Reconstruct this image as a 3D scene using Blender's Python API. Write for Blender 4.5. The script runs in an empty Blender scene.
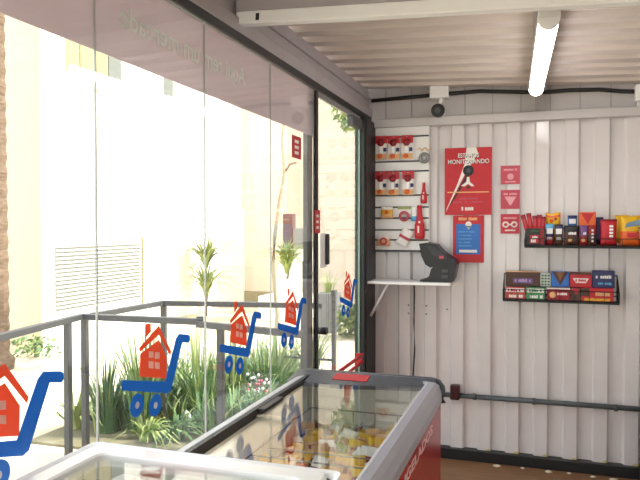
import bpy, bmesh, math, random
from mathutils import Vector, Matrix
random.seed(7)
sc = bpy.context.scene
COL = sc.collection
PI = math.pi

# ------------------------------------------------------------------ materials
def lin(h):
    h = h.lstrip('#')
    o = []
    for i in (0, 2, 4):
        c = int(h[i:i+2], 16) / 255
        o.append(c / 12.92 if c <= 0.04045 else ((c + 0.055) / 1.055) ** 2.4)
    return (o[0], o[1], o[2], 1)

MATS = {}
def mat(key, hexc, rough=0.5, metal=0.0, var=0.06, scale=18.0, bump=0.0, spec=0.5, stretch=None, hex2=None):
    if key in MATS: return MATS[key]
    m = bpy.data.materials.new(key); m.use_nodes = True
    nt = m.node_tree; N = nt.nodes; L = nt.links
    b = N['Principled BSDF']
    tc = N.new('ShaderNodeTexCoord'); mp = N.new('ShaderNodeMapping')
    L.new(tc.outputs['Object'], mp.inputs['Vector'])
    if stretch: mp.inputs['Scale'].default_value = stretch
    no = N.new('ShaderNodeTexNoise'); no.inputs['Scale'].default_value = scale; no.inputs['Detail'].default_value = 4
    L.new(mp.outputs['Vector'], no.inputs['Vector'])
    r = N.new('ShaderNodeValToRGB')
    c = lin(hexc)
    if hex2:
        c2 = lin(hex2); a = c
    else:
        a = tuple(max(0, x * (1 - var)) for x in c[:3]) + (1,)
        c2 = tuple(min(1, x * (1 + var)) for x in c[:3]) + (1,)
    r.color_ramp.elements[0].position = 0.3; r.color_ramp.elements[0].color = a
    r.color_ramp.elements[1].position = 0.7; r.color_ramp.elements[1].color = c2
    L.new(no.outputs['Fac'], r.inputs['Fac']); L.new(r.outputs['Color'], b.inputs['Base Color'])
    b.inputs['Roughness'].default_value = rough; b.inputs['Metallic'].default_value = metal
    b.inputs['Specular IOR Level'].default_value = spec
    if bump:
        bp = N.new('ShaderNodeBump'); bp.inputs['Strength'].default_value = bump; bp.inputs['Distance'].default_value = 0.02
        L.new(no.outputs['Fac'], bp.inputs['Height']); L.new(bp.outputs['Normal'], b.inputs['Normal'])
    MATS[key] = m
    return m

def glass_mat(key, tint=(1, 1, 1, 1), f0=0.045, rough=0.0):
    m = bpy.data.materials.new(key); m.use_nodes = True
    nt = m.node_tree; N = nt.nodes; L = nt.links
    N.remove(N['Principled BSDF']); out = N['Material Output']
    tr = N.new('ShaderNodeBsdfTransparent'); tr.inputs['Color'].default_value = tint
    gl = N.new('ShaderNodeBsdfGlossy'); gl.inputs['Roughness'].default_value = rough
    lw = N.new('ShaderNodeLayerWeight'); lw.inputs['Blend'].default_value = 0.5
    p = N.new('ShaderNodeMath'); p.operation = 'POWER'; p.inputs[1].default_value = 5
    L.new(lw.outputs['Facing'], p.inputs[0])
    ma = N.new('ShaderNodeMath'); ma.operation = 'MULTIPLY_ADD'; ma.inputs[1].default_value = 1 - f0; ma.inputs[2].default_value = f0
    L.new(p.outputs[0], ma.inputs[0])
    mx = N.new('ShaderNodeMixShader')
    L.new(ma.outputs[0], mx.inputs['Fac']); L.new(tr.outputs[0], mx.inputs[1]); L.new(gl.outputs[0], mx.inputs[2])
    L.new(mx.outputs[0], out.inputs['Surface'])
    return m

def film_mat(key, hexc, trans=0.4, gloss=0.04, clear=0.0):
    """printed plastic film: light scatters off it and a little comes through"""
    m = bpy.data.materials.new(key); m.use_nodes = True
    nt = m.node_tree; N = nt.nodes; L = nt.links
    N.remove(N['Principled BSDF']); out = N['Material Output']
    tc = N.new('ShaderNodeTexCoord'); no = N.new('ShaderNodeTexNoise'); no.inputs['Scale'].default_value = 3
    L.new(tc.outputs['Object'], no.inputs['Vector'])
    r = N.new('ShaderNodeValToRGB'); c = lin(hexc)
    r.color_ramp.elements[0].color = tuple(x * .93 for x in c[:3]) + (1,); r.color_ramp.elements[1].color = tuple(min(1, x * 1.07) for x in c[:3]) + (1,)
    L.new(no.outputs['Fac'], r.inputs['Fac'])
    d = N.new('ShaderNodeBsdfDiffuse'); t = N.new('ShaderNodeBsdfTranslucent'); g = N.new('ShaderNodeBsdfGlossy'); g.inputs['Roughness'].default_value = .15
    L.new(r.outputs['Color'], d.inputs['Color']); L.new(r.outputs['Color'], t.inputs['Color'])
    a = N.new('ShaderNodeMixShader'); a.inputs['Fac'].default_value = trans
    L.new(d.outputs[0], a.inputs[1]); L.new(t.outputs[0], a.inputs[2])
    b = N.new('ShaderNodeMixShader'); b.inputs['Fac'].default_value = gloss
    L.new(a.outputs[0], b.inputs[1]); L.new(g.outputs[0], b.inputs[2])
    tp = N.new('ShaderNodeBsdfTransparent'); L.new(r.outputs['Color'], tp.inputs['Color'])
    z = N.new('ShaderNodeMixShader'); z.inputs['Fac'].default_value = clear
    L.new(b.outputs[0], z.inputs[1]); L.new(tp.outputs[0], z.inputs[2]); L.new(z.outputs[0], out.inputs['Surface'])
    return m

def emit_mat(key, color, s):
    m = bpy.data.materials.new(key); m.use_nodes = True
    N = m.node_tree.nodes; L = m.node_tree.links
    N.remove(N['Principled BSDF'])
    e = N.new('ShaderNodeEmission'); e.inputs['Color'].default_value = color; e.inputs['Strength'].default_value = s
    L.new(e.outputs[0], N['Material Output'].inputs['Surface'])
    return m

WALL = mat('painted_steel', 'dbd6d6', .14, 0, .03, 5)
WALLB = mat('painted_steel_grey', 'c6c1c1', .45, 0, .04, 5)
CEIL = mat('ceiling_steel', 'cfc3bb', .35, 0, .08, 4, stretch=(.4, 3, 3))
RAILG = mat('rail_grey', 'aba4a6', .5, 0, .05, 6)
BEAMW = mat('beam_white', 'f2f1ef', .45, 0, .02, 6)
BLACK = mat('black_metal', '17181a', .45)
BLACKP = mat('black_plastic', '1b1b1d', .4)
DKGREY = mat('dark_grey_metal', '4a4b4d', .45)
POSTG = mat('post_green_grey', '2c3130', .5)
GREY = mat('grey_aluminium', '8b8a88', .4, .3)
JAMB = mat('jamb_grey', '55534f', .5, .0)
WHITE = mat('white_plastic', 'efeeec', .4, 0, .015)
WHITEG = mat('white_gloss', 'fbfbfb', .22, 0, .01)
PAPER = mat('white_paper', 'efe9e4', .7, 0, .02)
RED = mat('red_print', 'c0202c', .45)
REDD = mat('dark_red_print', '8e1420', .45)
REDF = mat('red_freezer_paint', 'b0141a', .25)
PINKR = mat('faded_red_print', 'c04a5c', .55)
BLUE = mat('blue_print', '2f6fc0', .45)
NAVY = mat('navy_print', '23285e', .4)
SKYB = mat('light_blue_print', '5aa7d8', .4)
YEL = mat('yellow_print', 'e6b41e', .35)
ORG = mat('orange_print', 'e2621f', .35)
GRN = mat('green_print', '3d8a55', .4)
BRN = mat('brown_print', '4a2a1c', .4)
PURP = mat('purple_print', '6a4a80', .4)
PEACH = mat('peach_print', 'e6b07a', .5)
RIM = mat('rim_light_grey', 'a9abb4', .35, 0, .03)
RIMD = mat('rim_dark_grey', '4d5057', .35, 0, .03)
GASK = mat('black_gasket', '2a2b30', .5)
LINER = mat('freezer_liner', 'e8e8e2', .4, 0, .02)
WIRE = mat('wire_grey', '8d8e90', .4, .6)
FLOORM = mat('floor_brown_wood', '7c583c', .5, 0, .1, 6, 0.05, stretch=(1.2, 12, 1), hex2='8f6a4a')
CREAMF = mat('pale_cream_render', 'e8dfd2', .85, 0, .03, 2)
CREAM_SHADE = mat('shaded_cream_render', 'd8cab0', .85, 0, .03, 2)  # darker cream puts the end wall's shade into its colour
FACADE = mat('white_render', 'f6f2e8', .85, 0, .02, 2)
PEACH_SHADE = mat('shaded_peach_render', 'e8d6c2', .85, 0, .03, 2)  # peach tint carries the shade on the bay's near face
PAVE = mat('pale_paving', 'cfc2a8', .9, 0, .08, 1.5)
SOIL = mat('garden_soil', '6f674e', .95, 0, .2, 4, .3, hex2='8d8468')
RAILM = mat('railing_grey', '444546', .5, 0, .05)
LEAF = mat('leaf_green', '587a40', .5, 0, .25, 9)
LEAFD = mat('leaf_dark_green', '3f6136', .5, 0, .25, 9)
LEAFY = mat('leaf_yellow_green', '98a560', .5, 0, .2, 9)
BARK = mat('bark_grey_brown', '8d7c66', .9, 0, .25, 14, .4)
PALMB = mat('palm_bark', '5a4838', .95, 0, .25, 10, .6, stretch=(1, 1, 4), hex2='806a56')
SHUT = mat('shutter_beige', 'a3946e', .6)
SHUTD = mat('shutter_grey', '70746e', .6)
FOAM = mat('yellow_foam', 'c9bb80', .9)
SCRAP = mat('pale_scrap', 'd8cdb8', .9)
MET = mat('metal_hook', 'a8a8a8', .3, .8)
GLASS = glass_mat('clear_glass', (.97, .985, .975, 1), .045)
LIDG = glass_mat('lid_glass', (.95, .97, .96, 1), .06)
FILM = film_mat('mauve_shade_film', 'e2d4d8', .38, .1)
FILMT = film_mat('film_lettering', 'f4fbf4', .12, .05)
D_BLUE = film_mat('decal_blue', '3a86c8', .5, .04, .35)
D_RED = film_mat('decal_red', 'e07656', .5, .04, .35)
D_WHITE = film_mat('decal_white', 'f3ece0', .5, .04, .2)
LED = emit_mat('led_diffuser', (1, .97, .94, 1), 9)

# ------------------------------------------------------------------ mesh helper
class MB:
    def __init__(self, *mats):
        self.bm = bmesh.new(); self.mats = list(mats)
    def mi(self, m):
        if m is None: return 0
        if m not in self.mats: self.mats.append(m)
        return self.mats.index(m)
    def box(self, x0, x1, y0, y1, z0, z1, m=None, bev=0, M=None):
        i = self.mi(m)
        r = bmesh.ops.create_cube(self.bm, size=1)
        vs = r['verts']
        T = Matrix.Translation(((x0+x1)/2, (y0+y1)/2, (z0+z1)/2)) @ Matrix.Diagonal((abs(x1-x0), abs(y1-y0), abs(z1-z0), 1))
        if M is not None: T = M @ T
        bmesh.ops.transform(self.bm, matrix=T, verts=vs)
        fs = set(f for v in vs for f in v.link_faces)
        for f in fs: f.material_index = i
        if bev:
            es = set(e for v in vs for e in v.link_edges)
            r = bmesh.ops.bevel(self.bm, geom=list(es), offset=bev, segments=2, affect='EDGES', profile=.5)
            for f in r['faces']: f.material_index = i
        return self
    def cyl(self, p0, p1, r, m=None, n=12, r2=None):
        p0 = Vector(p0); p1 = Vector(p1); i = self.mi(m); r2 = r if r2 is None else r2
        d = (p1 - p0); q = d.to_track_quat('Z', 'Y').to_matrix()
        rings = []
        for p, rr in ((p0, r), (p1, r2)):
            rings.append([self.bm.verts.new(p + q @ Vector((rr*math.cos(2*PI*k/n), rr*math.sin(2*PI*k/n), 0))) for k in range(n)])
        for k in range(n):
            f = self.bm.faces.new((rings[0][k], rings[0][(k+1) % n], rings[1][(k+1) % n], rings[1][k])); f.material_index = i; f.smooth = True
        f = self.bm.faces.new(rings[0][::-1]); f.material_index = i
        f = self.bm.faces.new(rings[1]); f.material_index = i
        return self
    def tube(self, pts, r, m=None, n=8, radii=None):
        i = self.mi(m); pts = [Vector(p) for p in pts]; rings = []
        for k, p in enumerate(pts):
            a = pts[max(k-1, 0)]; b = pts[min(k+1, len(pts)-1)]
            q = (b - a).to_track_quat('Z', 'Y').to_matrix(); rr = radii[k] if radii else r
            rings.append([self.bm.verts.new(p + q @ Vector((rr*math.cos(2*PI*j/n), rr*math.sin(2*PI*j/n), 0))) for j in range(n)])
        for a, b in zip(rings, rings[1:]):
            for j in range(n):
                f = self.bm.faces.new((a[j], a[(j+1) % n], b[(j+1) % n], b[j])); f.material_index = i; f.smooth = True
        for rg in (rings[0][::-1], rings[-1]):
            f = self.bm.faces.new(rg); f.material_index = i
        return self
    def prism(self, poly, fn, m=None):
        """poly: 2-D outline; fn(a, b, t) -> 3-D with t = 0 / 1 the two caps"""
        i = self.mi(m)
        A = [self.bm.verts.new(fn(a, b, 0)) for a, b in poly]; B = [self.bm.verts.new(fn(a, b, 1)) for a, b in poly]
        n = len(poly)
        fs = [self.bm.faces.new(A[::-1]), self.bm.faces.new(B)]
        for k in range(n): fs.append(self.bm.faces.new((A[k], A[(k+1) % n], B[(k+1) % n], B[k])))
        for f in fs: f.material_index = i
        return self
    def sphere(self, c, r, m=None, sx=1, sy=1, sz=1, u=16, v=10):
        i = self.mi(m)
        R = bmesh.ops.create_uvsphere(self.bm, u_segments=u, v_segments=v, radius=r)
        bmesh.ops.transform(self.bm, matrix=Matrix.Translation(c) @ Matrix.Diagonal((sx, sy, sz, 1)), verts=R['verts'])
        for f in set(f for w in R['verts'] for f in w.link_faces): f.material_index = i; f.smooth = True
        return self
    def loft(self, loops, m=None, cap0=False, cap1=False, closed=True, smooth=False):
        i = self.mi(m); V = [[self.bm.verts.new(p) for p in l] for l in loops]; n = len(V[0])
        for a, b in zip(V, V[1:]):
            for k in range(n if closed else n-1):
                f = self.bm.faces.new((a[k], a[(k+1) % n], b[(k+1) % n], b[k])); f.material_index = i; f.smooth = smooth
        if cap0: f = self.bm.faces.new(V[0][::-1]); f.material_index = i
        if cap1: f = self.bm.faces.new(V[-1]); f.material_index = i
        return self
    def torus(self, c, R, r, m=None, axis='Y', n=24, k=8):
        i = self.mi(m); rings = []
        for a in range(n):
            t = 2*PI*a/n; ring = []
            for b in range(k):
                s = 2*PI*b/k; rad = R + r*math.cos(s); h = r*math.sin(s)
                p = (rad*math.cos(t), h, rad*math.sin(t)) if axis == 'Y' else (h, rad*math.cos(t), rad*math.sin(t))
                ring.append(self.bm.verts.new(Vector(c) + Vector(p)))
            rings.append(ring)
        for a in range(n):
            A = rings[a]; B = rings[(a+1) % n]
            for b in range(k):
                f = self.bm.faces.new((A[b], A[(b+1) % k], B[(b+1) % k], B[b])); f.material_index = i; f.smooth = True
        return self
    def build(self, name, parent=None, kind=None, loc=None):
        bmesh.ops.recalc_face_normals(self.bm, faces=self.bm.faces)
        me = bpy.data.meshes.new(name); self.bm.to_mesh(me); self.bm.free()
        for m in self.mats: me.materials.append(m)
        o = bpy.data.objects.new(name, me); COL.objects.link(o)
        if parent is not None: o.parent = parent
        if loc is not None: o.location = loc
        if kind: o['kind'] = kind
        return o

def tag(o, label, cat, group=None, kind=None):
    o['label'] = label; o['category'] = cat
    if group: o['group'] = group
    if kind: o['kind'] = kind
    return o
def empty(name, loc, label=None, cat=None, group=None, rot=(0, 0, 0)):
    o = bpy.data.objects.new(name, None); COL.objects.link(o); o.location = loc; o.rotation_euler = rot
    o.empty_display_size = .05
    if label: tag(o, label, cat, group)
    return o
def copy_thing(root, loc, label=None, rot=None, group=None):
    r = root.copy(); COL.objects.link(r); r.location = loc
    if rot is not None: r.rotation_euler = rot
    if label: r['label'] = label
    if group: r['group'] = group
    for ch in list(root.children):
        c = ch.copy(); COL.objects.link(c); c.parent = r
        for g in ch.children:
            d = g.copy(); COL.objects.link(d); d.parent = c
    return r
def text_obj(name, s, size, M, mats, parent=None, depth=.001, align='LEFT', sx=1.0):
    cu = bpy.data.curves.new(name + '_curve', 'FONT'); cu.body = s; cu.size = size; cu.extrude = depth/2; cu.align_x = align; cu.offset = size*.012
    t = bpy.data.objects.new(name + '_tmp', cu); COL.objects.link(t)
    dg = bpy.context.evaluated_depsgraph_get(); dg.update()
    me = bpy.data.meshes.new_from_object(t.evaluated_get(dg)); bpy.data.objects.remove(t)
    me.transform(M @ Matrix.Diagonal((sx, 1, 1, 1))); me.materials.clear(); me.materials.append(mats)
    o = bpy.data.objects.new(name, me); COL.objects.link(o)
    if parent is not None: o.parent = parent
    return o
# frames: text lying on a plane facing -Y (back wall), facing +X (freezer side), facing -X read from outside
FR_Y = lambda x, y, z: Matrix(((1, 0, 0, x), (0, 0, -1, y), (0, 1, 0, z), (0, 0, 0, 1)))
FR_X = lambda x, y, z: Matrix(((0, 0, 1, x), (1, 0, 0, y), (0, 1, 0, z), (0, 0, 0, 1)))
FR_NX = lambda x, y, z: Matrix(((0, 0, -1, x), (-1, 0, 0, y), (0, 1, 0, z), (0, 0, 0, 1)))
def marks(b, x0, x1, y, z, h, m, rnd=None, gap=.35, w=None):
    """a line of print too small to read: a row of letter-sized blocks on a face that looks towards -Y"""
    rnd = rnd or random
    w = w or h*.6; x = x0
    while x < x1 - w*.4:
        ww = min(w*rnd.uniform(.7, 1.2), x1-x)
        if rnd.random() > .12: b.box(x, x+ww*(1-gap*.4), y-.0008, y+.0004, z, z+h*rnd.uniform(.8, 1.05), m)
        x += ww
def rrect(x0, x1, y0, y1, z, r, n=5):
    pts = []
    for cx, cy, a0 in ((x1-r, y1-r, 0), (x0+r, y1-r, PI/2), (x0+r, y0+r, PI), (x1-r, y0+r, 1.5*PI)):
        for k in range(n+1):
            a = a0 + PI/2*k/n; pts.append((cx + r*math.cos(a), cy + r*math.sin(a), z))
    return pts

# ------------------------------------------------------------------ camera
cam = bpy.data.cameras.new('camera'); co = bpy.data.objects.new('camera', cam); COL.objects.link(co)
cam.sensor_width = 36; cam.lens = 36*660/640; cam.clip_start = .02
co.location = (0, 0, 1.6); co.rotation_euler = (math.radians(90-1.2), 0, math.radians(18.4))
sc.camera = co

# ------------------------------------------------------------------ room shell
FZ = -.07                                   # floor level
XG = -1.2                                   # glass plane
YB = 4.8                                    # back wall face
XR = 1.15
ZC = lambda x: 2.545 - .045*(x - .127)      # roof falls a little towards +X

MB(FLOORM).box(XG-.06, XR+.03, -1.6, YB+.05, FZ-.12, FZ).build('floor', kind='structure')

# corrugated back wall
def corr(period, top, slant, bot, depth, start, end, phase):
    """(s, d) polyline: outer flats at d = 0, inner flats at d = depth"""
    pts = []; s = phase
    while s > start: s -= period
    while s < end:
        pts += [(s, 0), (s+slant, depth), (s+slant+bot, depth), (s+2*slant+bot, 0)]
        s += period
    out = [p for p in pts if start <= p[0] <= end]
    return [(start, out[0][1])] + out + [(end, out[-1][1])]
prof = corr(.191, .075, .014, .082, .03, -1.28, XR+.02, -.326)
b = MB(WALL)
V = []
for s, d in prof:
    V.append((s, YB+d))
for t in (0, .004):
    pass
loops = [[(s, y, FZ-.02) for s, y in V], [(s, y, 2.36) for s, y in V], [(s, y+.012, 2.36) for s, y in V], [(s, y+.012, FZ-.02) for s, y in V]]
b.loft(loops + [loops[0]], closed=False)
b.build('wall_back', kind='structure')
MB(WALLB).box(-1.28, XR+.02, YB+.0, YB+.05, 2.36, 2.66).build('wall_back_frieze', kind='structure')
b = MB(RAILG)
for k in range(-5, 7):
    x = -.319 + .191*k
    b.box(x-.004, x+.004, YB-.004, YB+.004, 2.385, 2.66, RAILG)
b.build('trim_1', kind='structure')
MB(WALLB).box(-1.16, XR, 4.745, YB+.01, 2.322, 2.382, bev=.004).build('trim_2', kind='structure')        # header beam
MB(BLACK).box(-1.16, XR, 4.755, YB+.04, FZ, .003, bev=.004).build('baseboard_back', kind='structure')
MB(WALL).box(XR, XR+.04, -1.6, YB+.05, FZ, 2.62).build('wall_right', kind='structure')
fr_ = MB(DKGREY)
for x in (XG-.02, -.42, .37, XR): fr_.box(x-.03, x+.03, -1.64, -1.58, FZ, 2.5, DKGREY)
fr_.box(XG-.05, XR+.03, -1.64, -1.58, 2.40, 2.66, DKGREY); fr_.box(XG-.05, XR+.03, -1.64, -1.58, FZ, FZ+.06, DKGREY)
fr_.build('wall_front', kind='structure')
MB(GLASS).box(XG, XR, -1.614, -1.606, FZ+.06, 2.40).build('window_9', kind='structure')

# corrugated ceiling (ribs run across the room)
prof = corr(.2, .09, .02, .07, .05, -1.64, YB+.06, 3.32)
x0, x1 = -1.27, XR+.04
lo = []
for x, h in ((x0, 0), (x1, 0), (x1, .012), (x0, .012)):
    lo.append([(x, s, ZC(x) + d + h) for s, d in prof])
MB(CEIL).loft(lo + [lo[0]], closed=False).build('ceiling', kind='structure')

# side rail above the glass, and the black strip that holds the panes
b = MB(RAILG); b.box(-1.27, -1.185, -1.6, YB, 2.402, 2.465, bev=.004); b.box(-1.27, -1.215, -1.6, YB, 2.465, 2.61); b.box(-1.22, -1.20, -1.6, YB, 2.535, 2.55)
b.build('trim_3', kind='structure')
MB(BLACK).box(-1.22, -1.182, -1.6, YB-.04, 2.368, 2.402, bev=.003).build('trim_4', kind='structure')
MB(DKGREY).box(-1.225, -1.175, -1.6, 3.5, FZ, FZ+.03).build('trim_5', kind='structure')
# cross beam under the roof
b = MB(BEAMW)
T = Matrix.Translation((0, 0, 0)); sl = math.atan(.045)
bx = Matrix.Translation((-1.2, 2.5, 2.436)) @ Matrix.Rotation(sl, 4, 'Y')
b.box(0, 2.3, 0, .05, 0, .052, BEAMW, .004, bx); b.box(.09, .105, -.002, .003, .012, .04, BLACK, 0, bx)
b.box(0, 2.3, .0, .05, .052, .1, RAILG, 0, bx); b.box(0, .05, .002, .05, .05, .19, RAILG, .003, bx)
b.build('trim_6', kind='structure')
b = MB(RAILG); b.box(-.035, .035, 2.55, YB-.02, 2.51, 2.555, bev=.003)
b.box(-.035, .035, YB-.03, YB, 2.37, 2.53); b.build('trim_7', kind='structure')
# corner post and door jamb
b = MB(POSTG); b.box(-1.235, -1.165, 4.485, 4.83, FZ, 2.36, POSTG, .004); b.box(-1.19, -1.158, 4.52, 4.80, FZ, 2.36, BLACK, .003); b.build('trim_8', kind='structure')
GZ_ = -.08
b = MB(JAMB)
b.box(-1.24, -1.213, 3.43, 3.515, 1.41, 2.362, JAMB, .003); b.box(-1.243, -1.2125, 3.425, 3.515, GZ_, 1.41, DKGREY, .003)
b.box(-1.21, -1.19, 3.515, 3.547, FZ, 2.362, BLACK); b.box(-1.2125, -1.209, 3.43, 3.515, 1.33, 1.34, GREY)
b.build('trim_9', kind='structure')

# glass panes
edges = [-1.6, -.99, -.345, .30, .945, 1.585, 2.23, 2.87, 3.52]
for k in range(len(edges)-1):
    MB(GLASS).box(XG-.004, XG+.004, edges[k]+.0023, edges[k+1]-.0023, FZ+.03, 2.365).build('window_%d' % (k+1), kind='structure')
for k in range(4, 8):
    pass
SEAL = mat('pane_seal', 'b9bab6', .35)
b = MB(SEAL)
for e in edges[1:-1]: b.box(XG-.003, XG+.003, e-.0022, e+.0022, FZ+.03, 2.365, SEAL)
b.build('trim_10', kind='structure')
# glass door
d = MB(GLASS).box(XG-.004, XG+.004, 3.555, 4.47, FZ+.02, 2.33).build('door_1', kind='structure')
b = MB(WHITE); b.box(XG+.004, XG+.012, 3.585, 3.70, 1.36, 1.56, WHITE, .004); b.build('handle_plate', d)
MB(BLACKP).box(XG+.010, XG+.032, 3.665, 3.695, 1.375, 1.555, bev=.006).build('handle', d)
MB(BLACKP).cyl((XG, 3.585, 1.0), (XG+.05, 3.585, 1.0), .022).build('lock_knob', d)
b = MB(RED); b.cyl((-1.165, 3.66, .655), (-1.165, 4.44, .655), .012, RED); b.cyl((-1.165, 3.66, .705), (-1.165, 4.44, .705), .012, RED)
for y in (3.7, 4.40): b.box(-1.196, -1.16, y-.01, y+.01, .64, .72, RED)
b.build('push_bar', d)
b = MB(DKGREY); b.box(-1.215, -1.17, 4.22, 4.44, 2.27, 2.335, DKGREY, .004); b.build('door_closer', d)
MB(GREY).box(-1.207, -1.193, 3.55, 4.48, 2.332, 2.362).build('head_rail', d)
MB(mat('glass_edge_green', '8fae9c', .3)).box(-1.205, -1.195, 4.471, 4.479, FZ+.02, 2.33).build('edge_strip', d)

# film band over the panes with the shop lettering read from outside
fb = MB(FILM).box(-1.2085, -1.2055, -1.55, 3.512, 2.102, 2.362).build('shade_film')
tag(fb, 'long mauve film band across the top of the glass wall', 'film')
text_obj('lettering', 'Aqui tem um mercado', .098, FR_NX(-1.2050, 2.60, 2.205), FILMT, fb, .0006)

# ------------------------------------------------------------------ decals on the glass: a house in a trolley
FRD = lambda a, b_, t: (0.001*t, a, b_)
def circle(cx, cy, r, n=24): return [(cx + r*math.cos(2*PI*k/n), cy + r*math.sin(2*PI*k/n)) for k in range(n)]
FRD2 = lambda a, b_, t: (0.001+0.0008*t, a, b_)
def make_decal(label):
    root = empty('trolley_decal', (XG+.0042, 1.9, 1.13), label, 'decal', 'house-in-a-trolley decals on the glass')
    b = MB(D_BLUE)
    b.prism([(.128, .093), (.192, .081), (.203, .074), (.204, .058), (.196, .05), (.151, .06), (.076, -.092), (.056, -.098), (-.2, -.028), (-.208, -.018), (-.206, -.002), (-.198, .003), (.037, -.054), (.109, .079)], FRD, D_BLUE)
    b.build('trolley', root)
    for c in ((-.126, -.092), (-.022, -.119)):
        w = MB(D_BLUE).prism(circle(c[0], c[1], .037), FRD, D_BLUE).build('wheel', root)
        MB(D_WHITE).prism(circle(c[0], c[1], .011), FRD2, D_WHITE).build('hub', w)
    h = MB(D_RED).prism([(-.113, -.004), (.045, -.046), (.048, .027), (.001, .093), (-.105, .067)], FRD, D_RED).build('house', root)
    b = MB(D_WHITE)
    w = [(-.06, .066), (-.034, .061), (-.034, .04), (-.06, .045), (-.024, .057), (.003, .051), (.003, .03), (-.025, .035), (-.061, .035), (-.034, .028), (-.034, .005), (-.061, .012), (-.025, .025), (.003, .016), (.003, -.005), (-.025, .003)]
    for k in range(0, 16, 4): b.prism(w[k:k+4], FRD2, D_WHITE)
    b.build('house_window', h)
    MB(D_RED).prism([(-.113, .086), (.001, .14), (.077, .041), (.071, .027), (.001, .110), (-.109, .073)], FRD, D_RED).build('roof', root)
    MB(D_RED).prism([(-.076, .157), (-.047, .155), (-.048, .127), (-.074, .114)], FRD, D_RED).build('chimney', root)
    return root
dc = make_decal('house-in-a-trolley decal directly above the white freezer corner, before the long grass')
copy_thing(dc, (XG+.0042, 1.235, 1.137), 'house-in-a-trolley decal cut by the left edge of the photo, before bright paving')
copy_thing(dc, (XG+.0042, 2.545, 1.13), 'house-in-a-trolley decal on the third pane, across the near railing')
copy_thing(dc, (XG+.0042, 3.155, 1.13), 'house-in-a-trolley decal on the last pane beside the grey door jamb')
copy_thing(dc, (XG+.0042, 4.2, 1.15), 'house-in-a-trolley decal on the glass door by the corner post')

# small red notices on the glass
def notice(name, y0, y1, z0, z1, label, x=XG+.0045):
    r = MB(RED)
    r.box(x, x+.0015, y0, y1, z0, z1, RED)
    o = r.build(name); tag(o, label, 'sign')
    m = MB(PAPER); n = 3
    for k in range(n):
        zc = z1 - (z1-z0)*(k+1)/(n+1)
        m.box(x+.0014, x+.0022, y0+(y1-y0)*.28, y0+(y1-y0)*.72, zc-.008, zc+.008, PAPER)
    m.build('print', o)
notice('glass_notice', 3.14, 3.275, 1.95, 2.065, 'red notice high on the last glass pane under the film')
notice('push_sign', 3.48, 3.575, 1.56, 1.69, 'red push sign on the black edge of the door jamb', -1.1895)

# ------------------------------------------------------------------ ceiling lamp, cable, camera
def lamp(y0, y1, label):
    L_ = empty('batten_lamp', (.033, y0, 2.43), label, 'lamp', None, (0, 0, .04))
    ln = y1-y0
    MB(WHITE).box(-.045, .045, 0, ln, .035, .075, bev=.006).build('housing', L_)
    sec = [(.042*math.cos(a), .04 - .045*math.sin(a)) for a in [PI*k/10 for k in range(11)]]
    MB(LED).prism(sec, lambda a, h, t: (a, .03 + t*(ln-.06), h), LED).build('diffuser', L_)
    for y in (0, ln-.03):
        MB(WHITEG).prism([(a*1.06, h-.002) for a, h in sec], lambda a, h, t: (a, y + .03*t, h), WHITEG).build('end_cap', L_)
    return L_
lamp(2.92, 4.44, 'white batten lamp glowing along the middle of the corrugated ceiling')

b = MB(BLACK)
ps = [(-1.17, 4.71, 2.515), (-.95, 4.71, 2.522), (-.672, 4.71, 2.530), (-.397, 4.71, 2.536), (-.004, 4.705, 2.50), (.18, 4.7, 2.503), (.369, 4.7, 2.495), (.5, 4.7, 2.475), (.62, 4.7, 2.465), (1.14, 4.7, 2.45)]
b.tube(ps, .014, BLACK, 8)
tag(b.build('hanging_cable'), 'black cable hanging along the top of the back wall under the ceiling', 'cable')

c_ = empty('security_camera', (-.676, 4.69, 2.41), 'white security camera with black lens above the slatted panel', 'camera')
MB(WHITE).box(-.066, .066, -.02, .09, .09, .195, bev=.006).build('junction_box', c_)
MB(WHITE).cyl((.01, .03, .095), (.0, .02, .03), .016).build('neck', c_)
b = MB(WHITE).sphere((0, .005, 0), .046, WHITE); b.build('housing', c_)
hd = MB(BLACKP).cyl((0, -.03, -.002), (-.003, -.056, -.004), .047, BLACKP, 20); hd.cyl((-.003, -.056, -.004), (-.003, -.06, -.004), .022, DKGREY, 16); hd.build('lens', c_)

b = MB(WHITE).box(.575, .64, 4.62, 4.70, 2.40, 2.50, WHITE, .006)
b.cyl((.607, 4.69, 2.45), (.607, 4.76, 2.37), .012, WHITE)
tag(b.build('cable_box'), 'white cable box at the right end of the hanging cable', 'box')

# ------------------------------------------------------------------ slatted panel and the goods on it
sp = empty('slat_panel', (-.957, 4.78, 1.42), 'white slatted display panel fixed beside the corner post', 'display panel')
b = MB(WHITE)
zs = [1.42, 1.499, 1.572, 1.659, 1.739, 1.826, 2.001, 2.073, 2.254, 2.341]
b.box(-.2, .2, .006, .018, -.01, .93, DKGREY)
for k, (a, c) in enumerate(zip(zs, zs[1:])): b.box(-.2, .2, -.006, .008, a-1.42+.006, c-1.42-.006, WHITE, .002)
b.build('slats', sp)
MB(WALLB).box(.196, .206, -.008, .018, -.01, .935).box(-.206, .206, -.008, .018, .918, .935).build('border', sp)

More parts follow.
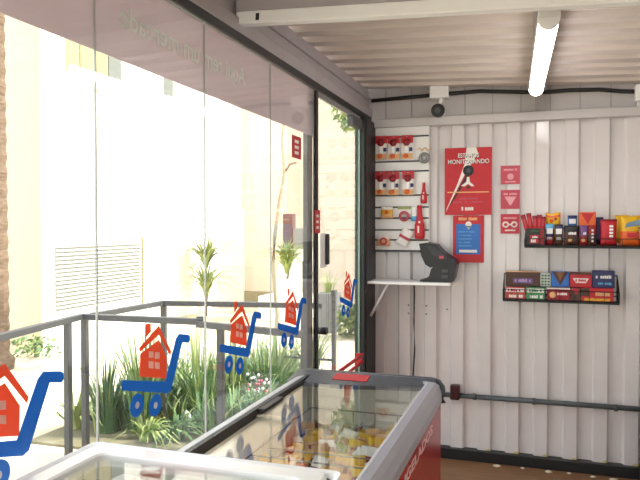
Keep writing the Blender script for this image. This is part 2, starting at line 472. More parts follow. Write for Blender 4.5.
PKB = MB
def blister(label):
    r = empty('blister_pack', (0, 0, 0), label, 'packet', 'white packs hanging on the slatted panel')
    b = MB(PAPER); b.box(-.041, .041, -.001, .001, -.165, 0, PAPER); b.box(-.041, .041, -.0016, -.0005, -.165, -.125, PEACH); b.build('card', r)
    hdm = MB(RED); hdm.box(-.043, .043, -.003, .002, -.05, .006, RED); marks(hdm, -.03, .03, -.0032, -.035, .02, REDD); hdm.build('header', r)
    it = MB(REDD); it.sphere((-.002, -.008, -.046), .026, REDD, 1, .45, 1, 12, 8); it.box(-.014, .012, -.012, -.001, -.125, -.07, WHITEG, .004); it.box(.018, .04, -.012, -.001, -.11, -.082, NAVY, .004)
    it.sphere((-.008, -.006, -.142), .016, ORG, 1.2, .4, 1, 10, 6); it.build('contents', r)
    MB(MET).cyl((0, .03, -.004), (0, -.014, -.004), .0035, MET, 8).build('hook', r)
    return r
bp = None
names = ['white pack with red header, top row beside the corner post', 'white pack with red header, middle of the top row', 'white pack with red header, end of the top row by the roll',
         'white pack with red header, second row beside the corner post', 'white pack with red header, middle of the second row', 'white pack with red header, apart at the end of the second row']
spots = [(-1.106, 2.255), (-1.012, 2.252), (-.915, 2.252), (-1.108, 1.994), (-1.016, 1.992), (-.906, 1.992)]
for (x, z), n in zip(spots, names):
    if bp is None: bp = blister(n); bp.location = (x, 4.745, z)
    else: copy_thing(bp, (x, 4.745, z), n)

def pouch(b, x0, x1, z0, z1, th, bands, y=0, crimp=.06, nx=8, nz=12, jag=0):
    """a filled bag standing in the x-z plane; bands = [(v_top, material)...] from the bottom up"""
    P = {}
    for side in (1, -1):
        for i in range(nx+1):
            for j in range(nz+1):
                u = i/nx; v = j/nz
                e = max(0, 1-(2*u-1)**4) ** .5 * max(0, 1-abs(2*v-1)**3) ** .6
                pinch = 1 - .06*math.sin(PI*v)
                x = (x0+x1)/2 + (u-.5)*(x1-x0)*pinch
                P[side, i, j] = b.bm.verts.new((x, y - side*(.0012 + th/2*e), z0 + v*(z1-z0) + jag*math.sin(7*u+2*v)*(v > .8)))
        for i in range(nx):
            for j in range(nz):
                q = [P[side, i, j], P[side, i+1, j], P[side, i+1, j+1], P[side, i, j+1]]
                f = b.bm.faces.new(q if side == 1 else q[::-1]); v = (j+.5)/nz
                f.material_index = b.mi(next(m for t, m in bands if v <= t)); f.smooth = True
    for i in range(nx):
        for j in (0, nz):
            f = b.bm.faces.new((P[1, i, j], P[1, i+1, j], P[-1, i+1, j], P[-1, i, j])); f.material_index = b.mi(bands[0][1])
    for j in range(nz):
        for i in (0, nx):
            f = b.bm.faces.new((P[1, i, j], P[1, i, j+1], P[-1, i, j+1], P[-1, i, j])); f.material_index = b.mi(bands[0][1])
    return b

def hang(name, build, x, z, label, cat='packet', rot=0, y=4.75):
    r = empty(name, (x, y, z), label, cat, None, (0, rot, 0))
    build(r)
    return r
def f1(r):
    b = MB(YEL); pouch(b, -.045, .045, -.085, 0, .02, [(.3, PEACH), (.75, YEL), (1, PAPER)]); b.sphere((0, -.012, -.04), .016, ORG, 1, .3, 1, 10, 6); b.build('bag', r)
    MB(MET).cyl((0, .03, -.006), (0, -.012, -.006), .003, MET, 8).build('hook', r)
hang('snack_bag', f1, -1.063, 1.742, 'small yellow bag on the third row of the slatted panel')
def f2(r):
    b = MB(PAPER); b.box(-.05, .05, -.001, .001, -.05, 0, PAPER); b.box(-.05, .05, -.002, 0, -.02, 0, LEAFY); b.build('card', r)
    MB(PINKR).torus((-.0, -.006, -.07), .03, .009, PINKR).build('ring', r)
    MB(MET).cyl((0, .03, -.006), (0, -.014, -.006), .003, MET, 8).build('hook', r)
hang('ring_pack', f2, -.935, 1.742, 'pink ring on a pale card on the third row of the slatted panel')
def f3(r):
    b = MB(PAPER); pouch(b, -.05, .05, -.085, 0, .02, [(.55, PEACH), (1, PAPER)]); b.build('bag', r)
    MB(PINKR).torus((.005, -.014, -.05), .022, .007, PINKR).build('ring', r)
    MB(MET).cyl((0, .03, -.006), (0, -.012, -.006), .003, MET, 8).build('hook', r)
hang('toy_bag', f3, -1.09, 1.54, 'pale bag with a pink ring on the lowest row of the slatted panel')
def f4(r):
    b = MB(PAPER); pouch(b, -.045, .045, -.13, .0, .02, [(.4, PAPER), (.6, PINKR), (1, PAPER)]); b.build('bag', r)
    MB(MET).cyl((0, .03, -.006), (0, -.012, -.006), .003, MET, 8).build('hook', r)
hang('tilted_sachet', f4, -.90, 1.575, 'white sachet hanging tilted on the lowest row of the slatted panel', rot=.5)
def f5(r):
    b = MB(WHITE); pouch(b, -.02, .02, -.11, 0, .02, [(.3, SKYB), (1, WHITE)]); b.build('body', r)
    MB(MET).cyl((0, .03, -.006), (0, -.012, -.006), .003, MET, 8).build('hook', r)
hang('white_tube', f5, -.862, 1.745, 'slim white tube hanging left of the big red tapered bottle')
def f6(s, lbl_m):
    def g(r):
        lo = []
        for v, w in ((0, .032), (.1, .038), (.42, .036), (.52, .026), (.75, .018), (1, .016)):
            z = -.245*s + .245*s*v; lo.append([(w*s*math.cos(2*PI*k/14), w*.5*s*math.sin(2*PI*k/14), z) for k in range(14)])
        MB(RED).loft(lo, RED, True, True, smooth=True).build('body', r)
        m = MB(PAPER); m.box(-.012*s, .0, -.0185*s, -.016*s, -.2*s, -.15*s, PAPER); m.box(-.006*s, .008*s, -.0185*s, -.016*s, -.13*s, -.115*s, PAPER); m.build('print', r)
        MB(MET).cyl((0, .03, -.004), (0, -.008, -.004), .003, MET, 8).build('hook', r)
    return g
hang('red_bottle', f6(1.0, 0), -.822, 1.752, 'larger red tapered bottle hanging low at the right of the slatted panel', 'bottle', y=4.748)
hang('red_bottle', f6(.62, 0), -.793, 1.915, 'smaller red tapered bottle hanging above the larger one', 'bottle', y=4.748)
def f7(r):
    MB(GREY).torus((0, -.01, 0), .028, .013, GREY).build('roll', r)
    MB(WHITE).cyl((0, .03, .01), (0, -.03, .01), .004, WHITE, 8).build('hook', r)
hang('tape_roll', f7, -.79, 2.09, 'grey tape roll on a hook right of the top row', 'roll')
b = MB(PEACH); b.tube([(-.84+.1*k/12, 4.765+.004*math.sin(k), 2.155+.012*math.sin(k*1.25)) for k in range(13)], .0035, PEACH, 6)
tag(b.build('wavy_cord'), 'thin wavy cord hanging above the grey tape roll', 'cord')

# ------------------------------------------------------------------ little shelf with the card terminal
sh = empty('wall_shelf', (-.86, 4.68, 1.19), 'narrow white wall shelf under the slatted panel', 'shelf')
MB(WHITE).box(-.30, .285, -.13, .118, 0, .02, bev=.003).build('board', sh)
b = MB(WHITE)
b.cyl((-.16, -.08, 0), (-.288, -.08, -.235), .009, WHITE, 8)
b.build('bracket', sh)
MB(WHITE).box(-.30, -.275, .10, .118, -.22, 0).build('wall_bracket', sh)

tm = empty('payment_terminal', (-.66, 4.64, 1.211), 'black payment terminal with tilted screen on the white wall shelf', 'terminal')
fy = lambda y0, y1: (lambda a, h, t: (a + .66, y0 + (y1-y0)*t, h - 1.211))
P = [(-.570, 1.211), (-.772, 1.211), (-.765, 1.232), (-.728, 1.25), (-.715, 1.30), (-.70, 1.32), (-.62, 1.36), (-.56, 1.36), (-.538, 1.335), (-.555, 1.24)]
MB(BLACKP).prism(P, fy(-.05, .09), BLACKP).build('body', tm)
P = [(-.795, 1.478), (-.747, 1.486), (-.681, 1.473), (-.635, 1.425), (-.551, 1.364), (-.535, 1.335), (-.60, 1.34), (-.68, 1.33), (-.716, 1.312), (-.752, 1.335), (-.778, 1.391)]
MB(BLACK).prism(P, fy(-.07, .10), BLACK).build('screen_housing', tm)
b = MB(DKGREY); b.prism([(-.745, 1.462), (-.69, 1.455), (-.60, 1.385), (-.615, 1.37), (-.70, 1.40)], fy(-.072, -.069), mat('charcoal_plastic', '2b2b2e', .35)); b.build('side_panel', tm)
b = MB(PINKR); b.box(.005, .035, -.074, -.07, .165, .185, PINKR, 0, None); b.build('indicator_label', tm)
for z in (.03, .07): MB(DKGREY).box(.02, .06, -.053, -.049, z, z+.02, DKGREY).build('port', tm)
MB(BLACKP).box(-.135, -.06, -.03, .06, 0, .014, bev=.004).build('card_tray', tm)
b = MB(BLACK); b.tube([(-.867, 4.785, 1.20), (-.866, 4.79, 1.1), (-.868, 4.79, .9), (-.862, 4.79, .7), (-.873, 4.79, .5), (-.87, 4.79, .3)], .006, BLACK, 6)
tag(b.build('power_cord'), 'thin black power cable running down the wall from the white shelf', 'cable')
# bolt marks under the shelf
for i, (x, z, lb) in enumerate([(-.91, 1.02, 'upper screw head left of the black power cable'), (-.91, .96, 'lower screw head left of the black power cable'), (-.78, 1.02, 'upper screw head right of the black power cable'), (-.78, .96, 'lower screw head right of the black power cable'), (-.63, 1.0, 'single screw head below the right end of the white shelf')]):
    o = MB(DKGREY).cyl((x, 4.8005, z), (x, 4.794, z), .006, DKGREY, 10).build('screw'); tag(o, lb, 'screw', 'screws in the back wall')

# ------------------------------------------------------------------ posters
YP = 4.796
p1 = MB(RED); p1.box(-.649, -.320, YP-.003, YP, 1.68, 2.158, RED); p1 = p1.build('camera_poster')
tag(p1, 'large red poster with a black disc and a white slanted stripe', 'poster')
pz = lambda a, h, t: (a, YP-.003-.0012*t, h)
pz2 = lambda a, h, t: (a, YP-.0042-.0012*t, h)
MB(PAPER).prism([(-.496, 2.158), (-.43, 2.158), (-.418, 2.12), (-.45, 2.06), (-.50, 1.985), (-.62, 1.745), (-.64, 1.70), (-.632, 1.73), (-.56, 1.9), (-.51, 2.04)], pz, PAPER).build('slanted_stripe', p1)
MB(BLACKP).prism([(-.49, 1.98), (-.46, 1.99), (-.53, 1.87), (-.60, 1.76), (-.62, 1.74)], pz, mat('dark_print', '3a2326', .5)).build('stripe_shadow_print', p1)
b = MB(BLACKP).prism(circle(-.483, 1.995, .038, 28), pz2, BLACKP); b.prism(circle(-.483, 1.995, .016, 20), lambda a, h, t: (a, YP-.0053-.0008*t, h), DKGREY); b.build('disc', p1)
b = MB(PAPER); b.prism([(-.493, 1.95), (-.475, 1.95), (-.472, 1.915), (-.44, 1.885), (-.46, 1.883), (-.484, 1.90), (-.51, 1.883), (-.535, 1.887), (-.497, 1.915)], pz2, PAPER); b.prism([(-.50, 1.868), (-.484, 1.89), (-.465, 1.868)], pz2, BLACKP); b.build('stand', p1)
text_obj('headline_shadow', 'ESTAMOS', .043, FR_Y(-.480, YP-.0056, 2.085), MATS['dark_print'], p1, .001, 'CENTER', .8)
text_obj('headline_shadow', 'MONITORANDO', .043, FR_Y(-.480, YP-.0056, 2.042), MATS['dark_print'], p1, .001, 'CENTER', .88)
text_obj('headline', 'ESTAMOS', .043, FR_Y(-.483, YP-.0062, 2.088), PAPER, p1, .001, 'CENTER', .8)
text_obj('headline', 'MONITORANDO', .043, FR_Y(-.483, YP-.0062, 2.045), PAPER, p1, .001, 'CENTER', .88)
b = MB(PAPER)
b.box(-.63, -.34, YP-.0045, YP-.003, 1.838, 1.846, PEACH)
rr = random.Random(3)
marks(b, -.55, -.42, YP-.0035, 1.79, .014, PINKR, rr); marks(b, -.59, -.38, YP-.0035, 1.765, .014, PINKR, rr); marks(b, -.53, -.435, YP-.0035, 1.712, .026, PAPER, rr)
b.build('small_print', p1)
p2 = MB(RED).box(-.59, -.373, YP-.003, YP, 1.341, 1.676, RED).build('instruction_poster'); tag(p2, 'smaller red poster with a blue panel right under the large red poster', 'poster')
b = MB(BLUE).box(-.567, -.398, YP-.0042, YP-.003, 1.40, 1.615, BLUE); b.build('blue_panel', p2)
b = MB(PAPER); b.prism(circle(-.48, 1.612, .022, 20), pz2, PAPER); b.prism([(-.499, 1.602), (-.48, 1.575), (-.461, 1.602)], pz2, PAPER); b.build('round_badge', p2)
b = MB(PAPER); rr = random.Random(5)
marks(b, -.55, -.42, YP-.0035, 1.642, .02, PEACH, rr)
for k in range(5): marks(b, -.55, -.47 + .05*rr.random(), YP-.0045, 1.555-.025*k, .009, SKYB, rr)
b.box(-.545, -.42, YP-.0052, YP-.0042, 1.412, 1.432, PAPER); b.build('small_print', p2)
sq = [(1.893, 2.022, 'faded red square card, top of three beside the large poster', 0), (1.72, 1.853, 'faded red square card with a pale arrow, middle of three', 1), (1.548, 1.685, 'red square card with two pale rings, lowest of three', 2)]
for z0, z1, lb, k in sq:
    s_ = MB(PINKR).box(-.26, -.131, YP-.003, YP, z0, z1, PINKR if k < 2 else mat('red_card', 'c23a48', .5)).build('square_card'); tag(s_, lb, 'card', 'square red cards on the back wall')
    b = MB(mat('pale_pink_print', 'e2a2aa', .6)); m = b.mats[0]; zc = (z0+z1)/2; rr = random.Random(k)
    marks(b, -.24, -.15, YP-.0035, z1-.035, .014, m, rr)
    if k == 0: b.prism(circle(-.195, zc-.012, .022, 16), pz, m); marks(b, -.23, -.16, YP-.0035, z0+.012, .01, m, rr)
    if k == 1: b.prism([(-.235, zc+.02), (-.155, zc+.02), (-.19, zc-.04), (-.2, zc-.04)], pz, m)
    if k == 2:
        for x in (-.225, -.168): b.torus((x, YP-.004, zc-.005), .017, .006, PAPER, 'Y', 16, 6)
        b.box(-.208, -.185, YP-.0045, YP-.003, zc-.01, zc, PAPER); marks(b, -.23, -.16, YP-.0035, z0+.018, .01, PAPER, rr)
    b.build('print', s_)

# ------------------------------------------------------------------ snack racks
def rack(name, x0, x1, z0, h, yf, yb, label, tall_end=0):
    r = empty(name, ((x0+x1)/2, yb, z0), label, 'rack'); w = (x1-x0)/2
    MB(BLACK).box(-w, w, yf-yb, 0, -.012, 0).build('base_tray', r)
    b = MB(BLACK)
    for z in (.006, h): b.cyl((-w, yf-yb, z), (w, yf-yb, z), .0028, BLACK, 6)
    n = int((x1-x0)/.09)
    for k in range(n+1): b.cyl((-w+2*w*k/n, yf-yb, 0), (-w+2*w*k/n, yf-yb, h), .0018, BLACK, 6)
    b.build('front_wires', r)
    for s in (-1, 1):
        b = MB(BLACK)
        P = [(0, 0), (yf-yb, 0), (yf-yb, h), (0, h+tall_end)]
        b.prism(P, lambda a, hh, t: (s*w - s*.006*t, a, hh), BLACK); b.build('end_panel', r)
    b = MB(BLACK)
    for z in (.03, h+tall_end): b.cyl((-w, -.004, z), (w, -.004, z), .004, BLACK, 6)
    b.build('back_wires', r)
    return r
rack('snack_shelf', -.095, .70, 1.468, .05, 4.60, 4.795, 'black wire rack of tall snacks, upper of two on the back wall', .07)
rack('snack_shelf', -.235, .495, 1.10, .07, 4.66, 4.795, 'black rack of small packs, lower of two on the back wall', .10)

def carton(name, x0, x1, y0, y1, z0, z1, m, label, group, front=None, cat='carton', topm=None):
    r = empty(name, ((x0+x1)/2, y1, z0), label, cat, group); w = (x1-x0)/2; d_ = y1-y0; h = z1-z0
    b = MB(m); b.box(-w, w, -d_, 0, 0, h, m, .003)
    b.build('carton_body', r)
    if topm: MB(topm).box(-w*.98, w*.98, -d_*.97, -.001, h, h+.004, topm).build('carton_top', r)
    if front:
        q = MB(PAPER); front(q, w, -d_-.0004, h); q.build('front_print', r)
    return r
G1 = 'snacks in the upper black rack'
def bag(name, x0, x1, z0, z1, y, th, bands, label, group=G1, deco=None, rot=0, cat='bag', jag=0):
    r = empty(name, ((x0+x1)/2, y, z0), label, cat, group, (0, rot, 0)); w = (x1-x0)/2
    b = MB(bands[0][1]); pouch(b, -w, w, 0, z1-z0, th, bands, jag=jag); b.build('bag_body', r)
    if deco:
        q = MB(PAPER); deco(q, w, -th/2-.003, z1-z0); q.build('bag_print', r)
    return r
# display box with red sticks
def fr(q, w, y, h):
    rr = random.Random(11)
    q.box(-w*.55, w*.35, y-.001, y+.001, h*.15, h*.62, RED); marks(q, -w*.45, w*.25, y-.0012, h*.2, .02, PAPER, rr); marks(q, -w*.45, w*.25, y-.0012, h*.42, .018, PAPER, rr); marks(q, -w*.6, w*.5, y-.0002, h*.8, .014, LEAFD, rr)
    q.box(w*.5, w*.9, y-.001, y+.001, h*.05, h*.95, REDD)
carton('display_carton', -.088, .034, 4.62, 4.69, 1.469, 1.585, BLACKP, 'black and red carton holding red stick packs, left end of upper rack', G1, fr)
st = None
for k, (x, z, a, lb) in enumerate([(-.085, 1.683, -.28, 'red stick pack leaning furthest out, left of the upper rack'), (-.058, 1.69, -.16, 'second red stick pack from the left in the black carton'), (-.03, 1.672, -.06, 'third red stick pack from the left in the black carton'), (-.004, 1.678, .02, 'fourth red stick pack from the left in the black carton'), (.02, 1.665, .07, 'red stick pack nearest the yellow bag in the black carton')]):
    r = empty('stick_pack', (x*.8, 4.70, 1.53), lb, 'packet', G1, (0, a, 0))
    b = MB(RED); pouch(b, -.016, .016, 0, z-1.53, .016, [(.85, RED), (1, REDD)]); b.build('wrapper', r)
    q = MB(PINKR); q.box(-.004, .004, -.0125, -.009, .07, .12, PINKR); q.build('print', r)
def d1(q, w, y, h):
    q.sphere((-.01, y+.003, h*.72), .014, ORG, 1, .3, 1, 10, 6); q.sphere((.015, y+.004, h*.78), .01, RED, 1, .3, 1, 10, 6)
bag('corn_snack_bag', .038, .135, 1.50, 1.69, 4.735, .035, [(.8, YEL), (.93, ORG), (1, YEL)], 'yellow bag rising behind light blue packs in the upper rack', deco=d1, jag=.004)
def d2(q, w, y, h):
    q.box(-w*.7, w*.7, y-.001, y+.002, h*.55, h*.8, WHITE); marks(q, -w*.6, w*.6, y+.0, h*.3, .014, WHITE, random.Random(2))
bag('small_bag', .036, .092, 1.469, 1.615, 4.665, .03, [(.45, REDD), (.75, NAVY), (1, SKYB)], 'light blue small pack in front of the yellow bag', deco=d2)
bag('small_bag', .094, .148, 1.469, 1.612, 4.665, .03, [(.5, BRN), (.9, NAVY), (1, BLACKP)], 'dark navy small pack right of the light blue pack', deco=d2)
def d3(q, w, y, h):
    marks(q, -w*.6, w*.6, y+.001, h*.55, .018, WHITE, random.Random(4)); q.sphere((-w*.2, y+.004, h*.3), .014, PEACH, 1, .3, 1, 10, 6)
bag('chocolate_bag', .152, .25, 1.469, 1.605, 4.66, .04, [(.7, BRN), (1, BLACKP)], 'dark brown bag with pale print in the upper rack middle', deco=d3)
bag('wafer_bag', .178, .238, 1.55, 1.672, 4.735, .03, [(.3, PAPER), (.85, BLUE), (1, NAVY)], 'blue and white bag rising behind the dark brown bag', deco=d2)
def d4(q, w, y, h):
    q.prism([(-w*.8, h*.95), (w*.8, h*.95), (0, h*.45)], lambda a, hh, t: (a, y-.001*t, hh), RED)
carton('orange_carton', .25, .352, 4.70, 4.75, 1.55, 1.693, ORG, 'orange carton standing up behind dark purple packs in upper rack', G1, d4)
def d5(q, w, y, h):
    for k in range(4): q.box(-w*.25, w*.25, y-.001, y+.003, h*(.2+.17*k), h*(.3+.17*k), WHITE)
bag('wine_red_bag', .252, .302, 1.469, 1.605, 4.655, .03, [(.5, REDD), (1, PURP)], 'purple and wine red pack under the orange carton', deco=d3)
bag('lettered_bag', .303, .352, 1.469, 1.605, 4.655, .03, [(.6, BRN), (1, REDD)], 'dark pack with white upright print under the orange carton', deco=d5)
bag('navy_bag', .345, .40, 1.48, 1.66, 4.74, .03, [(1, NAVY)], 'navy bag behind the big red bag in the upper rack')
def d6(q, w, y, h):
    for k in range(4): q.box(w*.05, w*.5, y-.001, y+.004, h*(.34+.12*k), h*(.42+.12*k), WHITE)
bag('red_snack_bag', .375, .476, 1.469, 1.645, 4.66, .045, [(.08, REDD), (.92, RED), (1, REDD)], 'big red bag with white upright print in the upper rack', deco=d6)
def d7(q, w, y, h):
    q.prism([(-w*.6, h*.62), (w*.95, h*.7), (w*.95, h*.88), (-w*.3, h*.78)], lambda a, hh, t: (a, y-.002*t, hh), mat('steel_blue_print', '6f8fa6', .4)); q.box(-w*.3, w*.8, y-.0, y+.004, h*.3, h*.45, RED)
bag('yellow_snack_bag', .492, .61, 1.469, 1.665, 4.665, .05, [(.5, ORG), (.8, YEL), (1, YEL)], 'yellow orange bag at the right end of the upper rack', deco=d7, jag=.004)
bag('yellow_snack_bag', .47, .56, 1.49, 1.672, 4.745, .03, [(1, YEL)], 'yellow bag half hidden behind the yellow orange bag at the right end')

# lower rack: back row up high, front row low
G2 = 'packs in the lower black rack'
def w1(q, w, y, h):
    q.box(-w*.55, w*.6, y-.001, y+.001, h*.2, h*.55, PURP); marks(q, -w*.45, w*.5, y-.0012, h*.28, .022, mat('lilac_print', 'b79ac8', .5), random.Random(8))
carton('biscuit_carton', -.222, .006, 4.73, 4.78, 1.19, 1.285, BRN, 'long dark brown carton with purple label, back left of the lower rack', G2, w1, topm=PEACH)
def w2(q, w, y, h):
    for i in range(3):
        for j in range(4): q.box(-w*.8+w*.6*i, -w*.4+w*.6*i, y-.001, y+.001, h*(.1+.22*j), h*(.22+.22*j), LEAFD)
carton('dotted_carton', .008, .074, 4.73, 4.78, 1.19, 1.28, mat('pale_grey_print', 'c5cfc8', .5), 'pale carton with green dots beside the long brown carton', G2, w2)
def w3(q, w, y, h):
    q.prism([(-w*.9, h*.98), (w*.9, h*.98), (0, h*.1)], lambda a, hh, t: (a, y-.001*t, hh), BRN); q.prism([(-w*.4, h*.98), (w*.4, h*.98), (0, h*.4)], lambda a, hh, t: (a, y-.001-.001*t, hh), mat('caramel_print', '8a5a34', .5))
carton('chevron_carton', .078, .19, 4.73, 4.785, 1.19, 1.292, BLUE, 'blue carton with brown pointed panel in the lower rack middle', G2, w3)
def w4(q, w, y, h):
    q.prism([(-w*.75, h*.62), (w*.75, h*.62), (w*.45, h*.3), (-w*.45, h*.3)], lambda a, hh, t: (a, y-.001*t, hh), PAPER); marks(q, -w*.5, w*.5, y-.0014, h*.4, .016, RED, random.Random(6)); q.box(-w, w, y-.0006, y+.001, h*.85, h, BRN)
carton('red_carton', .196, .332, 4.73, 4.78, 1.19, 1.29, RED, 'red carton with white pointed badge in the lower rack', G2, w4)
def w5(q, w, y, h):
    marks(q, -w*.7, w*.7, y-.0002, h*.55, .022, PAPER, random.Random(9)); marks(q, -w*.5, w*.6, y-.0002, h*.2, .014, SKYB, random.Random(10)); q.sphere((w*.6, y, h*.25), .01, SKYB, 1, .2, 1, 10, 6)
carton('navy_carton', .336, .472, 4.73, 4.785, 1.19, 1.305, NAVY, 'navy carton with pale print, back right of the lower rack', G2, w5)
def w6(c):
    def g(q, w, y, h):
        q.box(-w*.9, w*.9, y-.0006, y+.001, h*.6, h*.92, PAPER); marks(q, -w*.7, w*.7, y-.0012, h*.66, .018, c, random.Random(12)); marks(q, -w*.6, w*.8, y-.0002, h*.15, .02, PAPER, random.Random(13))
    return g
carton('gum_carton', -.222, -.09, 4.675, 4.72, 1.102, 1.185, mat('brick_red_print', 'b84a40', .5), 'white and red small carton, front left of the lower rack', G2, w6(RED))
carton('gum_carton', -.083, .036, 4.675, 4.72, 1.102, 1.185, GRN, 'white and green small carton in the front row of the lower rack', G2, w6(GRN))
def w7(q, w, y, h):
    q.sphere((-w*.5, y, h*.45), .022, PEACH, 1, .15, 1, 14, 8); q.box(-w*.15, w*.8, y-.001, y+.001, h*.4, h*.68, PINKR); marks(q, -w*.1, w*.75, y-.0014, h*.45, .016, PAPER, random.Random(14)); q.box(-w, w, y-.0006, y+.001, h*.9, h, PAPER)
carton('cookie_carton', .05, .195, 4.675, 4.72, 1.102, 1.188, REDD, 'wine red carton with round pale picture, front row of lower rack', G2, w7)
carton('brown_carton', .198, .26, 4.675, 4.72, 1.102, 1.19, BRN, 'narrow brown carton in the front row of the lower rack', G2, d4)
def w8(q, w, y, h):
    marks(q, -w*.3, w*.8, y-.0002, h*.45, .026, PEACH, random.Random(15)); marks(q, -w*.8, w*.8, y-.0002, h*.08, .018, YEL, random.Random(16)); q.box(-w, -w*.5, y-.0006, y+.001, h*.4, h, BRN)
carton('wafer_carton', .264, .46, 4.675, 4.72, 1.102, 1.192, RED, 'long red carton with orange print, front right of the lower rack', G2, w8)

# ------------------------------------------------------------------ conduit, junction box, foam, scraps
r = empty('wall_conduit', (.07, 4.77, .39), 'dark metal conduit running low across the back wall', 'pipe')
MB(DKGREY).cyl((-.72, .0, -.002), (1.07, 0, .006), .0185, mat('conduit_grey', '53585a', .45, .3), 12).build('pipe', r)
for x in (-.50, -.1, .42, .9): MB(DKGREY).cyl((x-.012, 0, 0), (x+.012, 0, 0.0), .024, DKGREY, 12).build('clamp', r)
MB(mat('box_dark_red', '3a1416', .4)).box(-.67, -.604, -.03, .028, -.03, .075, bev=.008).build('junction_box', r)
fo = None
for k in range(6):
    x = -.319 + .191*k - .02
    b = MB(FOAM); b.sphere((0, 0, 0), .014, FOAM, 1.3 + .3*(k % 2), .7, .7 + .3*(k % 3), 10, 6); o = b.build('foam_dab', None, None, (x, 4.806, .008))
    tag(o, 'dab of yellow foam in a wall groove just above the black base rail', 'foam', 'yellow foam dabs along the base rail')
for k, (x, y, s) in enumerate([(-.27, 4.70, .022), (-.1, 4.72, .014), (.07, 4.70, .02), (.2, 4.72, .013), (.35, 4.70, .016), (.475, 4.68, .024)]):
    b = MB(SCRAP); b.sphere((0, 0, s*.35), s, SCRAP, 1.3, .9, .4, 7, 5); o = b.build('paper_scrap', None, None, (x, y, FZ))
    tag(o, 'small pale scrap lying on the brown floor along the base rail', 'scrap', 'pale scraps along the base rail')

# ------------------------------------------------------------------ dark rack at the right edge
r = empty('floor_rack', (.86, 4.5, FZ), 'black floor rack at the right edge of the photo', 'rack')
for x in (-.22, .22):
    for y in (-.2, .2): MB(BLACK).box(x-.012, x+.012, y-.012, y+.012, 0, .56).build('post', r)
for z in (.08, .3, .52): MB(BLACK).box(-.22, .22, -.2, .2, z, z+.012).build('shelf', r)
for k, (z, m, lb) in enumerate([(.082-.07+.013, REDD, 'wine red packet on the bottom shelf of the black floor rack'), (.3-.07+.012, RED, 'red packet on the middle shelf of the black floor rack'), (.52-.07+.012, PEACH, 'pale packet on the top shelf of the black floor rack')]):
    bag('rack_packet', .655, .76, z, z+(.16 if k < 2 else .1), 4.42, .05, [(.7, m), (1, PAPER)], lb, 'packets on the black floor rack')

# ------------------------------------------------------------------ freezers
def freezer(name, x0, x1, y0, y1, z, label, body_m, rim_m, r=.035, rimw=.08, drop=.09, wall=.05):
    F = empty(name, ((x0+x1)/2, (y0+y1)/2, FZ), label, 'freezer'); w = (x1-x0)/2; l = (y1-y0)/2; h = z-FZ
    b = MB(body_m)
    b.loft([rrect(-w+.005, w-.005, -l+.005, l-.005, zz, r) for zz in (.06, h-drop)], body_m, smooth=True)
    b.box(-w+.03, w-.03, -l+.03, l-.03, .0, .07, BLACKP); b.build('cabinet', F)
    wi = rimw
    b = MB(LINER)
    b.loft([rrect(-w+wi, w-wi, -l+wi, l-wi, zz, .02) for zz in (h-.02, .25)], LINER, cap1=True); b.build('liner', F)
    b = MB(rim_m)
    prof = [(.0, -drop-.004), (0, -drop*.62), (.012, -.02), (.03, -.004), (rimw-.02, 0), (rimw-.008, -.006), (rimw, -.03)]
    b.loft([rrect(-w+o_, w-o_, -l+o_, l-o_, h+dz, max(.006, r-o_*.35)) for o_, dz in prof], rim_m, smooth=False); b.build('rim', F)
    return F, w, l, h
# red one under the windows
F1, w, l, h = freezer('chest_freezer', -1.15, -.43, 1.62, 3.145, .87, 'red chest freezer with grey rim and sliding glass lids along the windows', REDF, RIM)
b = MB(RIMD)
lo = []
for k in range(13):
    t = k/12; q = .20 - .14*max(0, (t-.35)/.65)**1.5; x = -w + (2*w-.03)*t
    lo.append([(x, l+yy, h+zz) for yy, zz in ((.004, -.085), (.004, -.02), (-.01, .006), (-.04, .010), (-q, -.012), (-q-.008, -.03), (-.045, -.06))])
b.loft(lo, RIMD, True, True)
b.tube([(-w+.02, l-.004, h-.006), (w-.05, l-.004, h-.006), (w-.02, l-.008, h-.012), (w-.004, l-.02, h-.03), (w+.002, l-.03, h-.06), (w+.002, l-.03, h-.10)], .016, RIMD, 10); b.build('end_frame', F1)
MB(RED).prism([(l-.06, h+.0075), (l-.14, h-.0035), (l-.14, h-.001), (l-.06, h+.010)], lambda a, hh, t: (-.15+.17*t, a, hh), RED).build('end_reflection', F1)  # red strip standing in for a tag's reflection on the frame
b = MB(GASK); b.box(-w+.068, -w+.085, -l+.07, l-.08, h-.035, h+.002, GASK); b.build('gasket', F1)
for k, (ya, yb_, dz) in enumerate([(-l+.07, .03, -.03), (-.03, l-.09, -.018)]):
    g = MB(LIDG).box(-w+.085, w-.085, ya, yb_, h+dz, h+dz+.006, LIDG).build('sliding_lid', F1)
    if k: MB(GASK).box(-w+.07, -w+.115, .03, .24, h-.012, h+.0, GASK, .003).build('lid_handle', g)
text_obj('side_lettering', 'CONGELADOS', .055, FR_X(w-.0045, -.44, h-.165), mat('pale_red_print', 'e8c8c8', .4), F1, .0012, 'LEFT', 2.45)
b = MB(mat('pale_red_print', 'e8c8c8', .4))
for ph, s in ((0, 1), (1.2, .8)):
    b.tube([(w-.005, .12+.22*ph*.8+.11*s*math.cos(t*.5+ph), h-.45+.2*s*math.sin(t*.5)+.05*math.cos(t)) for t in [k*.6 for k in range(12)]], .008, None, 6)
b.build('side_swirl', F1)
b = MB(WIRE)
for y in (-.66, -.05, .05, .66):
    for z in (.70, .78): b.cyl((-w+.09, y, z), (w-.09, y, z), .003, WIRE, 6)
for k in range(6):
    x = -w+.09 + (2*w-.18)*k/5
    for y in (-.66, .66): b.cyl((x, y, .62), (x, y, .78), .0025, WIRE, 6)
for x in (-w+.09, w-.09):
    for z in (.68, .78): b.cyl((x, -.66, z), (x, .66, z), .003, WIRE, 6)
